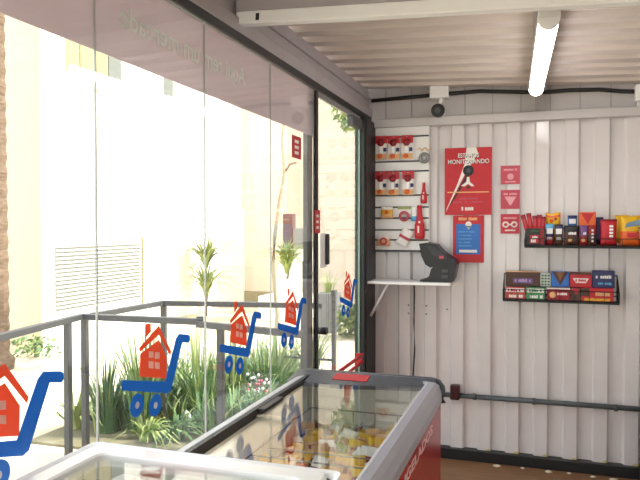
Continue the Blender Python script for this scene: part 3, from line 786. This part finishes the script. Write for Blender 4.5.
b.box(-w+.085, w-.085, -.67, .67, .605, .612, LINER)
b.build('wire_baskets', F1)
MB(emit_mat('freezer_light', (1, .95, .85, 1), 9)).box(-w+.12, w-.12, -l+.082, -l+.092, h-.085, h-.045).build('light_strip', F1)
# ice-cream packs in the baskets
kinds = [('yellow', [(.3, YEL), (.7, PEACH), (1, YEL)]), ('orange', [(.5, ORG), (1, YEL)]), ('white', [(.3, PAPER), (.6, YEL), (1, PAPER)]), ('brown', [(.5, BRN), (1, PEACH)]), ('green', [(.6, LEAFY), (1, PAPER)])]
proto = {}
cx, cy = (-1.15-.43)/2, (1.62+3.145)/2
rr = random.Random(21)
for j in range(13):
    for i in range(6):
        kn, bands = kinds[rr.choice([0, 0, 1, 2, 3, 4, 0, 3, 1])]
        x = cx - .225 + .09*i + rr.uniform(-.01, .01); y = cy - .60 + .1*j + rr.uniform(-.01, .01); z = FZ + .645 + rr.uniform(0, .02)
        lb = '%s ice cream pack lying in the baskets of the red freezer' % kn
        rot = (rr.uniform(-1.15, -.6), rr.uniform(-.2, .2), rr.uniform(-.7, .7))
        if kn not in proto:
            p = empty('ice_cream_pack', (x, y, z), lb, 'packet', kn + ' ice cream packs in the red freezer', rot)
            b = MB(bands[0][1]); pouch(b, -.038, .038, -.02, .12, .032, bands, nx=6, nz=8); b.build('wrapper', p)
            q = MB(REDD); q.box(-.02, .02, -.0195, -.0155, .04, .07, REDD if kn != 'brown' else PAPER); q.build('print', p); proto[kn] = p
        else:
            copy_thing(proto[kn], (x, y, z), rot=rot)

# white one nearest the camera
F2, w, l, h = freezer('chest_freezer', -1.155, -.418, .25, 1.507, 1.02, 'white chest freezer nearest the camera, at the bottom of the photo', WHITEG, WHITEG, .03, .04, .09)
b = MB(GASK); b.loft([rrect(-w+o_, w-o_, -l+o_, l-o_, h-.012, .03) for o_ in (.036, .05)], GASK); b.build('gasket', F2)
lid = MB(WHITEG)
lid.loft([rrect(-w+o_, w-o_, -l+o_, l-o_, h+dz, .02) for o_, dz in ((.046, -.03), (.046, 0), (.05, .004), (.095, .004), (.1, 0), (.1, -.03))], WHITEG); lid = lid.build('lid_frame', F2)
MB(LIDG).box(-w+.095, w-.095, -l+.095, l-.095, h-.012, h-.006, LIDG).build('lid_glass', lid)
cx, cy = (-1.155-.44)/2, (.25+1.507)/2
items = [(.0, .42, RED, 'red frozen pack with white print lying in the white freezer', .18, .2), (.13, .45, GRN, 'green frozen pack beside the red one in the white freezer', .05, .1), (-.145, .455, PAPER, 'pale frozen pack left of the red one in the white freezer', .06, .1), (.21, .44, PAPER, 'pale frozen pack by the right wall of the white freezer', .1, .14)]
for x, y, m, lb, ww, dd in items:
    p = empty('frozen_pack', (cx+x, cy+y, FZ+1.045), lb, 'packet', 'frozen packs in the white freezer', (PI/2*.96, 0, 0))
    b = MB(m); pouch(b, -ww/2, ww/2, -dd/2, dd/2, .05, [(.9, m), (1, PAPER)]); b.build('wrapper', p)
    if m is RED:
        q = MB(PAPER); q.box(-.03, .04, -.03, -.02, .03, .06, PAPER); q.build('print', p)
bs = MB(WIRE)
for k in range(14): bs.cyl((-w+.06, -l+.08+(2*l-.16)*k/13, .012+.995), (w-.06, -l+.08+(2*l-.16)*k/13, .012+.995), .003, WIRE, 6)
for k in range(8): bs.cyl((-w+.06+(2*w-.12)*k/7, -l+.06, .012+.993), (-w+.06+(2*w-.12)*k/7, l-.06, .012+.993), .003, WIRE, 6)
bs.build('wire_basket', F2)
MB(emit_mat('freezer_fill_white', (1, .98, .95, 1), 6)).box(-w+.1, w-.1, -l+.042, -l+.05, h-.09, h-.05).build('light_strip', F2)  # added glow under the near rim, whitens the freezer interior

# ------------------------------------------------------------------ outside
GZ = -.08
MB(PAVE).box(-22, XG-.06, -12, 30, GZ-.2, GZ).build('ground', kind='structure')
g2 = MB(PAVE).box(XG-.06, 14, YB+.1, 30, GZ-.2, GZ); g2.build('ground_beyond', kind='structure')
MB(PAVE).box(XG-.06, 14, -12, -1.66, GZ-.2, GZ).build('ground_behind', kind='structure')
so = MB(SOIL); so.prism([(-3.75, 4.1), (-1.6, 4.15), (-2.0, 5.6), (-2.45, 6.9), (-3.3, 6.9), (-3.7, 5.6)], lambda a, b_, t: (a, b_, GZ+.02*t), SOIL); so.build('ground_planting_bed', kind='structure')

# apartment building
B = empty('apartment_building', (-6.3, 10, GZ), 'pale cream apartment building filling the view behind the glass', 'building')
def wb(name, x0, x1, y0, y1, z0, z1, m): return MB(m).box(x0+6.3, x1+6.3, y0-10, y1-10, z0-GZ, z1-GZ).build(name, B)
wb('facade_wall', -12, -6.3, 7.19, 13.6, GZ, 8.5, FACADE)
wb('end_wall', -12, -6.302, 7.17, 7.19, GZ, 8.5, CREAM_SHADE)
wb('projecting_bay', -12, -5.22, 13.4, 15, GZ, 8.5, PEACH_SHADE)
wb('far_wall', -5.22, 3.5, 15, 15.5, GZ, 8.5, CREAMF)
wb('base_band', -6.3, -5.2, 13.37, 13.4, GZ, .16, SHUT)
wb('corner_trim', -6.33, -6.22, 13.3, 13.4, GZ, 2.0, FACADE)
def bwin(y0, y1, z0, z1, dark_right):
    f = MB(FACADE)
    f.box(.0, .05, y0-10-.06, y1-10+.06, z0-GZ-.08, z0-GZ, FACADE); f.box(0, .03, y0-10-.05, y0-10, z0-GZ, z1-GZ, FACADE); f.box(0, .03, y1-10, y1-10+.05, z0-GZ, z1-GZ, FACADE)
    f = f.build('window_frame', B); n = 4; s = (y1-y0)/n
    for k in range(n):
        m = (SHUTD if (k == n-1) == dark_right and k in (0, n-1) else (SHUT if dark_right else SKYB if False else mat('window_pale', 'bfc0ba', .3)))
        MB(m).box(.0, .02, y0-10+s*k+.015, y0-10+s*(k+1)-.015, z0-GZ, z1-GZ, m).build('shutter', f)
bwin(7.62, 8.95, 3.72, 4.9, True)
bwin(10.15, 11.5, 3.85, 5.0, False)
LOUV = mat('louvre_grey', 'b4b4ae', .6)
lv = MB(LOUV)
n = 17
for k in range(n):
    z = .40 + .96*k/n
    lv.prism([(0, z), (.045, z+.004), (.0, z+.05)], lambda a, hh, t: (a, 7.43-10 + (9.46-7.43)*t, hh-GZ), LOUV)
lv.build('louvre_grille', B)
MB(SHUT).box(.0, .03, 9.5-10, 9.52-10, .3, 1.5).build('grille_edge', B)

# palm trunk at the far left
b = MB(PALMB); lo = []; 
for k in range(60):
    z = k*.1; rr_ = .2 + .015*(k % 2) - .0006*k + (.05 if k < 2 else 0)
    lo.append([(rr_*math.cos(2*PI*j/20), rr_*math.sin(2*PI*j/20), z) for j in range(20)])
b.loft(lo, PALMB, True, True)
tag(b.build('palm_trunk', None, None, (-6.10, 6.1, GZ)), 'thick brown ringed palm trunk at the left edge of the photo', 'tree trunk')

# railings
def rail(name, pts, posts, label, z=1.0, w=.045, low=None):
    p0 = pts[0]; r = empty(name, (p0[0], p0[1], GZ), label, 'railing', 'grey railings outside the glass')
    b = MB(RAILM)
    for a, c in zip(pts, pts[1:]):
        A = Vector((a[0]-p0[0], a[1]-p0[1], a[2]-GZ)); C_ = Vector((c[0]-p0[0], c[1]-p0[1], c[2]-GZ)); d_ = C_-A
        M = Matrix.Translation(A) @ d_.to_track_quat('Y', 'Z').to_matrix().to_4x4()
        b.box(-w/2, w/2, -w*.4, d_.length+w*.4, -w*.9, 0, RAILM, .004, M)
    b.build('top_rail', r)
    for (x, y, zt) in posts: MB(RAILM).box(x-p0[0]-.02, x-p0[0]+.02, y-p0[1]-.02, y-p0[1]+.02, 0, zt-GZ-.02, RAILM, .003).build('post', r)
    if low:
        b = MB(RAILM)
        for a, c in low:
            A = Vector((a[0]-p0[0], a[1]-p0[1], a[2]-GZ)); C_ = Vector((c[0]-p0[0], c[1]-p0[1], c[2]-GZ)); b.cyl(A, C_, .012, RAILM, 8)
        b.build('lower_rail', r)
    return r
rail('metal_railing', [(-2.75, 2.2, 1.0), (-2.976, 3.75, 1.0)], [(-2.76, 2.3, 1.0), (-2.955, 3.6, .985)], 'grey railing running towards the camera on the left')
rail('metal_railing', [(-2.976, 3.77, 1.0), (-2.09, 3.81, 1.0), (-2.085, 3.80, .985), (-1.29, 3.60, .99)], [(-2.976, 3.8, 1.0), (-1.93, 3.79, .98)], 'grey railing nearest the glass, meeting the door jamb')
rail('metal_railing', [(-2.94, 3.85, 1.0), (-2.885, 4.64, 1.0), (-1.62, 4.87, 1.0)], [(-2.885, 4.66, .99), (-1.75, 4.86, .99)], 'grey railing set further out, behind the grass')
rail('metal_railing', [(-1.83, 5.9, 1.0), (-1.83, 5.94, 1.0)], [(-1.83, 5.92, .99)], 'single slim grey railing post seen through the glass door', low=[((-2.35, 5.95, .335), (-1.83, 5.93, .335))])

# plants
def blades(b, n, h, spread, width, m, lean=.4, seed=0, droop=.3):
    R = random.Random(seed)
    for _ in range(n):
        a = R.uniform(0, 2*PI); r0 = R.uniform(0, spread*.35); L_ = h*R.uniform(.55, 1.05); ln = lean*R.uniform(.2, 1.2)
        base = Vector((r0*math.cos(a), r0*math.sin(a), 0)); dirx = Vector((math.cos(a), math.sin(a), 0)); side = Vector((-math.sin(a), math.cos(a), 0))
        prev = None; mi = b.mi(m if R.random() > .2 else LEAFY)
        for k in range(6):
            t = k/5; out = ln*L_*(t*t*.9 + .15*t); z = L_*(t - droop*t**3*ln*1.6)
            c = base + dirx*out + Vector((0, 0, max(.005, z))); wd = width*(1-t**1.6)*.5 + .0008
            cur = (b.bm.verts.new(c-side*wd), b.bm.verts.new(c+side*wd+Vector((0, 0, wd*.4))))
            if prev:
                f = b.bm.faces.new((prev[0], prev[1], cur[1], cur[0])); f.material_index = mi; f.smooth = True
            prev = cur
def clump(name, x, y, n, h, spread, width, m, label, lean=.4, seed=0, droop=.3, cat='plant'):
    r = empty(name, (x, y, GZ+.01), label, cat, 'garden plants outside the glass')
    b = MB(m); blades(b, n, h, spread, width, m, lean, seed, droop); b.build('leaves', r)
    MB(LEAFY).sphere((0, 0, .02), spread*.2+.02, LEAFY, 1, 1, .5, 10, 6).build('crown_base', r)
    return r
clump('grass_clump', -3.05, 4.62, 110, .98, .35, .022, LEAF, 'tall upright grass clump just right of the thick railing post', .28, 1)
clump('grass_clump', -3.32, 4.5, 80, .75, .3, .02, LEAFD, 'dark grass clump between the two left railing posts', .35, 2)
clump('spider_plant', -3.62, 4.5, 55, .5, .2, .03, LEAFY, 'pale spiky plant left of the railing posts', .9, 3, .5)
clump('spider_plant', -2.88, 4.42, 60, .32, .2, .028, LEAFY, 'low arching pale plant at the foot of the tall grass', 1.1, 4, .6)
clump('spider_plant', -2.68, 4.5, 60, .34, .2, .026, LEAF, 'low arching green plant right above the white freezer rim', 1.0, 5, .6)
clump('grass_clump', -2.72, 5.0, 80, .75, .3, .018, LEAF, 'grass clump behind the second house decal', .4, 6)
clump('reed_clump', -2.62, 5.35, 26, 1.05, .35, .016, LEAFY, 'thin sparse reeds right of the second house decal', .2, 7)
clump('grass_clump', -2.72, 5.6, 90, .62, .4, .022, LEAFD, 'dense dark grass clump left of the third house decal', .5, 8)
clump('grass_clump', -2.45, 5.75, 110, .66, .4, .022, LEAF, 'dense green clump under the third house decal', .5, 9)
clump('grass_clump', -2.55, 6.3, 110, .72, .4, .022, LEAF, 'green clump between the third and fourth house decals', .45, 10)
clump('grass_clump', -2.35, 6.75, 90, .6, .4, .022, LEAFD, 'far green clump by the foot of the slim tree', .5, 11)
clump('reed_clump', -3.05, 5.5, 30, .95, .4, .016, LEAFY, 'thin sparse reeds behind the tall grass clump', .2, 12)
ug = MB(LEAFD); R = random.Random(5)
for k in range(330):
    x = R.uniform(-3.6, -2.1); y = R.uniform(4.55, 6.8)
    if x > -2.0 - (y-4.2)*.16 or x < -3.6 + max(0, (y-5.4)*.25): continue
    bb = MB(LEAFD); blades(bb, 9, R.uniform(.2, .55), .18, .022, LEAFD if R.random() > .4 else LEAF, .7, k)
    for v in bb.bm.verts: v.co += Vector((x, y, GZ+.02))
    me = bpy.data.meshes.new('tmp'); 
    for m_ in bb.mats: ug.mi(m_)
    for f in bb.bm.faces: f.material_index = ug.mi(bb.mats[f.material_index])
    bb.bm.to_mesh(me); bb.bm.free(); ug.bm.from_mesh(me); bpy.data.meshes.remove(me)
tag(ug.build('undergrowth'), 'short green undergrowth covering the planting bed outside the glass', 'undergrowth', None, 'stuff')
fl = empty('flowering_plant', (-2.3, 5.2, GZ+.01), 'small plant with white and red flowers under the third decal', 'plant', 'garden plants outside the glass')
b = MB(LEAF); blades(b, 30, .35, .15, .02, LEAF, .5, 31); b.build('leaves', fl)
b = MB(PAPER); R = random.Random(8)
for k in range(22): b.sphere((R.uniform(-.09, .09), R.uniform(-.09, .09), R.uniform(.22, .4)), .014, PAPER if k % 3 else PINKR, u=6, v=5)
b.build('flowers', fl)
b = MB(PAPER); b.prism([(-.08, 0), (.08, 0), (.05, .08), (.0, .14), (-.04, .07)], lambda a, hh, t: (a, .09*t*(1-hh*3), hh), PAPER)
tag(b.build('pale_stone', None, None, (-2.8, 4.8, GZ+.02)), 'pale pointed stone in the bed right of the second decal', 'stone')
# low shrub by the building corner
sh_ = empty('low_shrub', (-6.12, 6.85, GZ), 'low green shrub at the building corner beside the palm trunk', 'shrub')
b = MB(LEAF); R = random.Random(2)
for k in range(260):
    a = R.uniform(0, 2*PI); rr_ = R.uniform(0, .3); z = R.uniform(.03, .3)*(1-rr_)
    c = Vector((rr_*math.cos(a)*1.3, rr_*math.sin(a)*.6, z)); s = R.uniform(.02, .045); ax = Vector((R.uniform(-1, 1), R.uniform(-1, 1), R.uniform(0, 1))).normalized(); u = ax.orthogonal().normalized(); v = ax.cross(u)
    f = b.bm.faces.new([b.bm.verts.new(c+p) for p in (u*s, v*s*.5, -u*s, -v*s*.5)]); f.material_index = b.mi(LEAF if k % 3 else LEAFY)
b.build('leaves', sh_)
MB(BARK).cyl((0, 0, 0), (0, 0, .12), .02, BARK).build('stem', sh_)
# yuccas by the facade
def yucca(x, y, z, h, label, pot=None, s=1.0):
    r = empty('yucca_plant', (x, y, z), label, 'plant', 'garden plants outside the glass')
    z0 = 0
    if pot:
        MB(pot).loft([[(rr_*math.cos(2*PI*j/18), rr_*math.sin(2*PI*j/18), zz) for j in range(18)] for rr_, zz in ((.11, 0), (.14, .3), (.15, .32), (.12, .3))], pot, True, True).build('pot', r); z0 = .3
    MB(BARK).tube([(0, 0, z0), (.03, 0, z0+h*.4), (-.02, .02, z0+h*.8)], .022, BARK, 8).build('stem', r)
    for (dz, n, seed) in ((h*.3, 26, 1), (h*.75, 34, 2)):
        b = MB(LEAF); blades(b, n*2, .95*s, .08, .06*s, LEAFY, .9, seed, .5)
        for v in b.bm.verts: v.co.z += z0+dz
        b.build('leaf_rosette', r)
    return r
yucca(-5.9, 11.0, GZ, 1.2, 'yucca with two leaf rosettes standing by the white facade')
yucca(-4.28, 11.0, .35, .3, 'yucca in a white pot before the grey box', WHITE, .8)
b = MB(FACADE).box(-4.75, -3.95, 10.8, 11.6, GZ, .35, FACADE)
tag(b.build('white_plinth'), 'low white plinth carrying the potted yucca', 'plinth')
cb = empty('utility_cabinet', (-4.5, 12.15, GZ), 'grey utility cabinet on a white pillar standing behind the potted yucca', 'cabinet')
MB(FACADE).box(-.36, .26, -.15, .15, 0, 1.24).build('pillar', cb)
MB(GREY).box(-.05, .26, -.15, .12, 1.24, 1.64, bev=.01).build('cabinet_body', cb)
MB(JAMB).box(.16, .26, -.153, -.15, 1.26, 1.62).build('cabinet_door', cb)
b = MB(mat('meter_brown', '6a5250', .6)).box(-.26, -.06, -.15, .05, 1.24, 1.92, None, .01)
tag(b.build('brown_box', None, None, (-4.5, 12.15, GZ)), 'narrow brown box beside the grey cabinet on the white pillar', 'box')
# slim tree
st = empty('slim_tree', (-3.06, 7.4, GZ), 'slim pale tree with a curving stem left of the door jamb', 'tree')
MB(BARK).tube([(0, 0, 0), (.06, 0, .6), (.0, 0, 1.2), (.02, 0, 1.55), (.08, 0, 1.95), (.15, 0, 2.3), (.12, 0, 2.7), (.16, 0, 3.2), (.25, 0, 3.8)], .03, mat('pale_bark','b9ab90',.9,0,.15), 8, radii=[.035, .033, .03, .028, .026, .024, .02, .018, .012]).build('trunk', st)
b = MB(LEAFY); R = random.Random(4)
def leafball(b, c, rad, n, R, s0, mats):
    for k in range(n):
        p = Vector((R.gauss(0, 1), R.gauss(0, 1), R.gauss(0, 1))).normalized() * rad * R.random() ** .4; q = Vector(c) + p
        s = s0*R.uniform(.7, 1.3); ax = Vector((R.uniform(-1, 1), R.uniform(-1, 1), R.uniform(-.3, 1))).normalized(); u = ax.orthogonal().normalized(); v = ax.cross(u)
        f = b.bm.faces.new([b.bm.verts.new(q+w_) for w_ in (u*s, v*s*.45, -u*s, -v*s*.45)]); f.material_index = b.mi(mats[k % len(mats)])
leafball(b, (.25, 0, 3.8), .6, 300, R, .08, (LEAF, LEAFY)); b.build('crown', st)
MB(BARK).tube([(.15, 0, 2.32), (.22, 0, 2.42), (.30, 0, 2.44)], .012, BARK, 6).build('twig', st)
# tree, hedge and planter seen through the door
tr = empty('leafy_tree', (-2.9, 12, GZ), 'pale leafy tree seen through the top of the glass door', 'tree')
MB(BARK).tube([(0.9, 0, 0), (.85, 0, 1.6), (.6, 0, 2.9), (.0, 0, 3.7), (-.6, 0, 4.2)], .06, BARK, 8, radii=[.09, .08, .06, .05, .03]).build('trunk', tr)
b = MB(LEAFY); leafball(b, (-.25, 0, 3.95), .6, 500, random.Random(6), .09, (LEAFY, LEAF, LEAFY)); leafball(b, (.5, 0, 3.3), .35, 260, random.Random(9), .08, (LEAFY, LEAFY, LEAF)); b.build('crown', tr)
hd = empty('clipped_shrub', (-2.62, 9.6, GZ), 'green shrub seen through the glass door behind the decal', 'shrub')
b = MB(LEAF); R = random.Random(12)
for c in ((-.15, 0, .25), (.1, 0, .3), (.3, .1, .5), (.35, 0, .2), (.3, .0, .75), (.35, .05, 1.0)): leafball(b, c, .26, 330, R, .05, (LEAF, LEAFD, LEAFY))
b.build('leaves', hd)
MB(BARK).cyl((.1, 0, 0), (.2, 0, .5), .03, BARK).build('stem', hd)
pl = empty('grey_planter', (-3.18, 9.98, GZ), 'grey planter box with wispy grass seen through the glass door', 'planter')
MB(mat('planter_grey', '77787a', .7)).box(-.17, .17, -.15, .15, 0, .62, bev=.01).build('box', pl)
b = MB(LEAFY); blades(b, 40, .42, .25, .014, LEAFY, .6, 44)
for v in b.bm.verts: v.co.z += .61
b.build('grass', pl)

# ------------------------------------------------------------------ light
w = bpy.data.worlds.new('world'); sc.world = w; w.use_nodes = True
bg = w.node_tree.nodes['Background']
tc = w.node_tree.nodes.new('ShaderNodeTexCoord'); sx = w.node_tree.nodes.new('ShaderNodeSeparateXYZ'); rp = w.node_tree.nodes.new('ShaderNodeValToRGB')
w.node_tree.links.new(tc.outputs['Generated'], sx.inputs[0]); w.node_tree.links.new(sx.outputs['Z'], rp.inputs['Fac']); w.node_tree.links.new(rp.outputs['Color'], bg.inputs['Color'])
rp.color_ramp.elements[0].color = (1, .97, .92, 1); rp.color_ramp.elements[1].color = (.72, .84, 1, 1)
bg.inputs['Strength'].default_value = 1.4
su = bpy.data.lights.new('sun', 'SUN'); su.energy = 4.0; su.angle = .02; su.color = (1, .97, .92)
so_ = bpy.data.objects.new('sun', su); COL.objects.link(so_)
el = math.radians(47); az = math.radians(22)
dirv = Vector((math.cos(el)*math.cos(az), math.cos(el)*math.sin(az), math.sin(el)))
so_.rotation_euler = dirv.to_track_quat('Z', 'Y').to_euler()

sc.view_settings.view_transform = 'Standard'; sc.view_settings.look = 'None'; sc.view_settings.gamma = 1; sc.view_settings.use_curve_mapping = False
sc.view_settings.exposure = 1.2
sc.cycles.max_bounces = 12; sc.cycles.transparent_max_bounces = 24; sc.cycles.diffuse_bounces = 6
sc.cycles.use_denoising = True
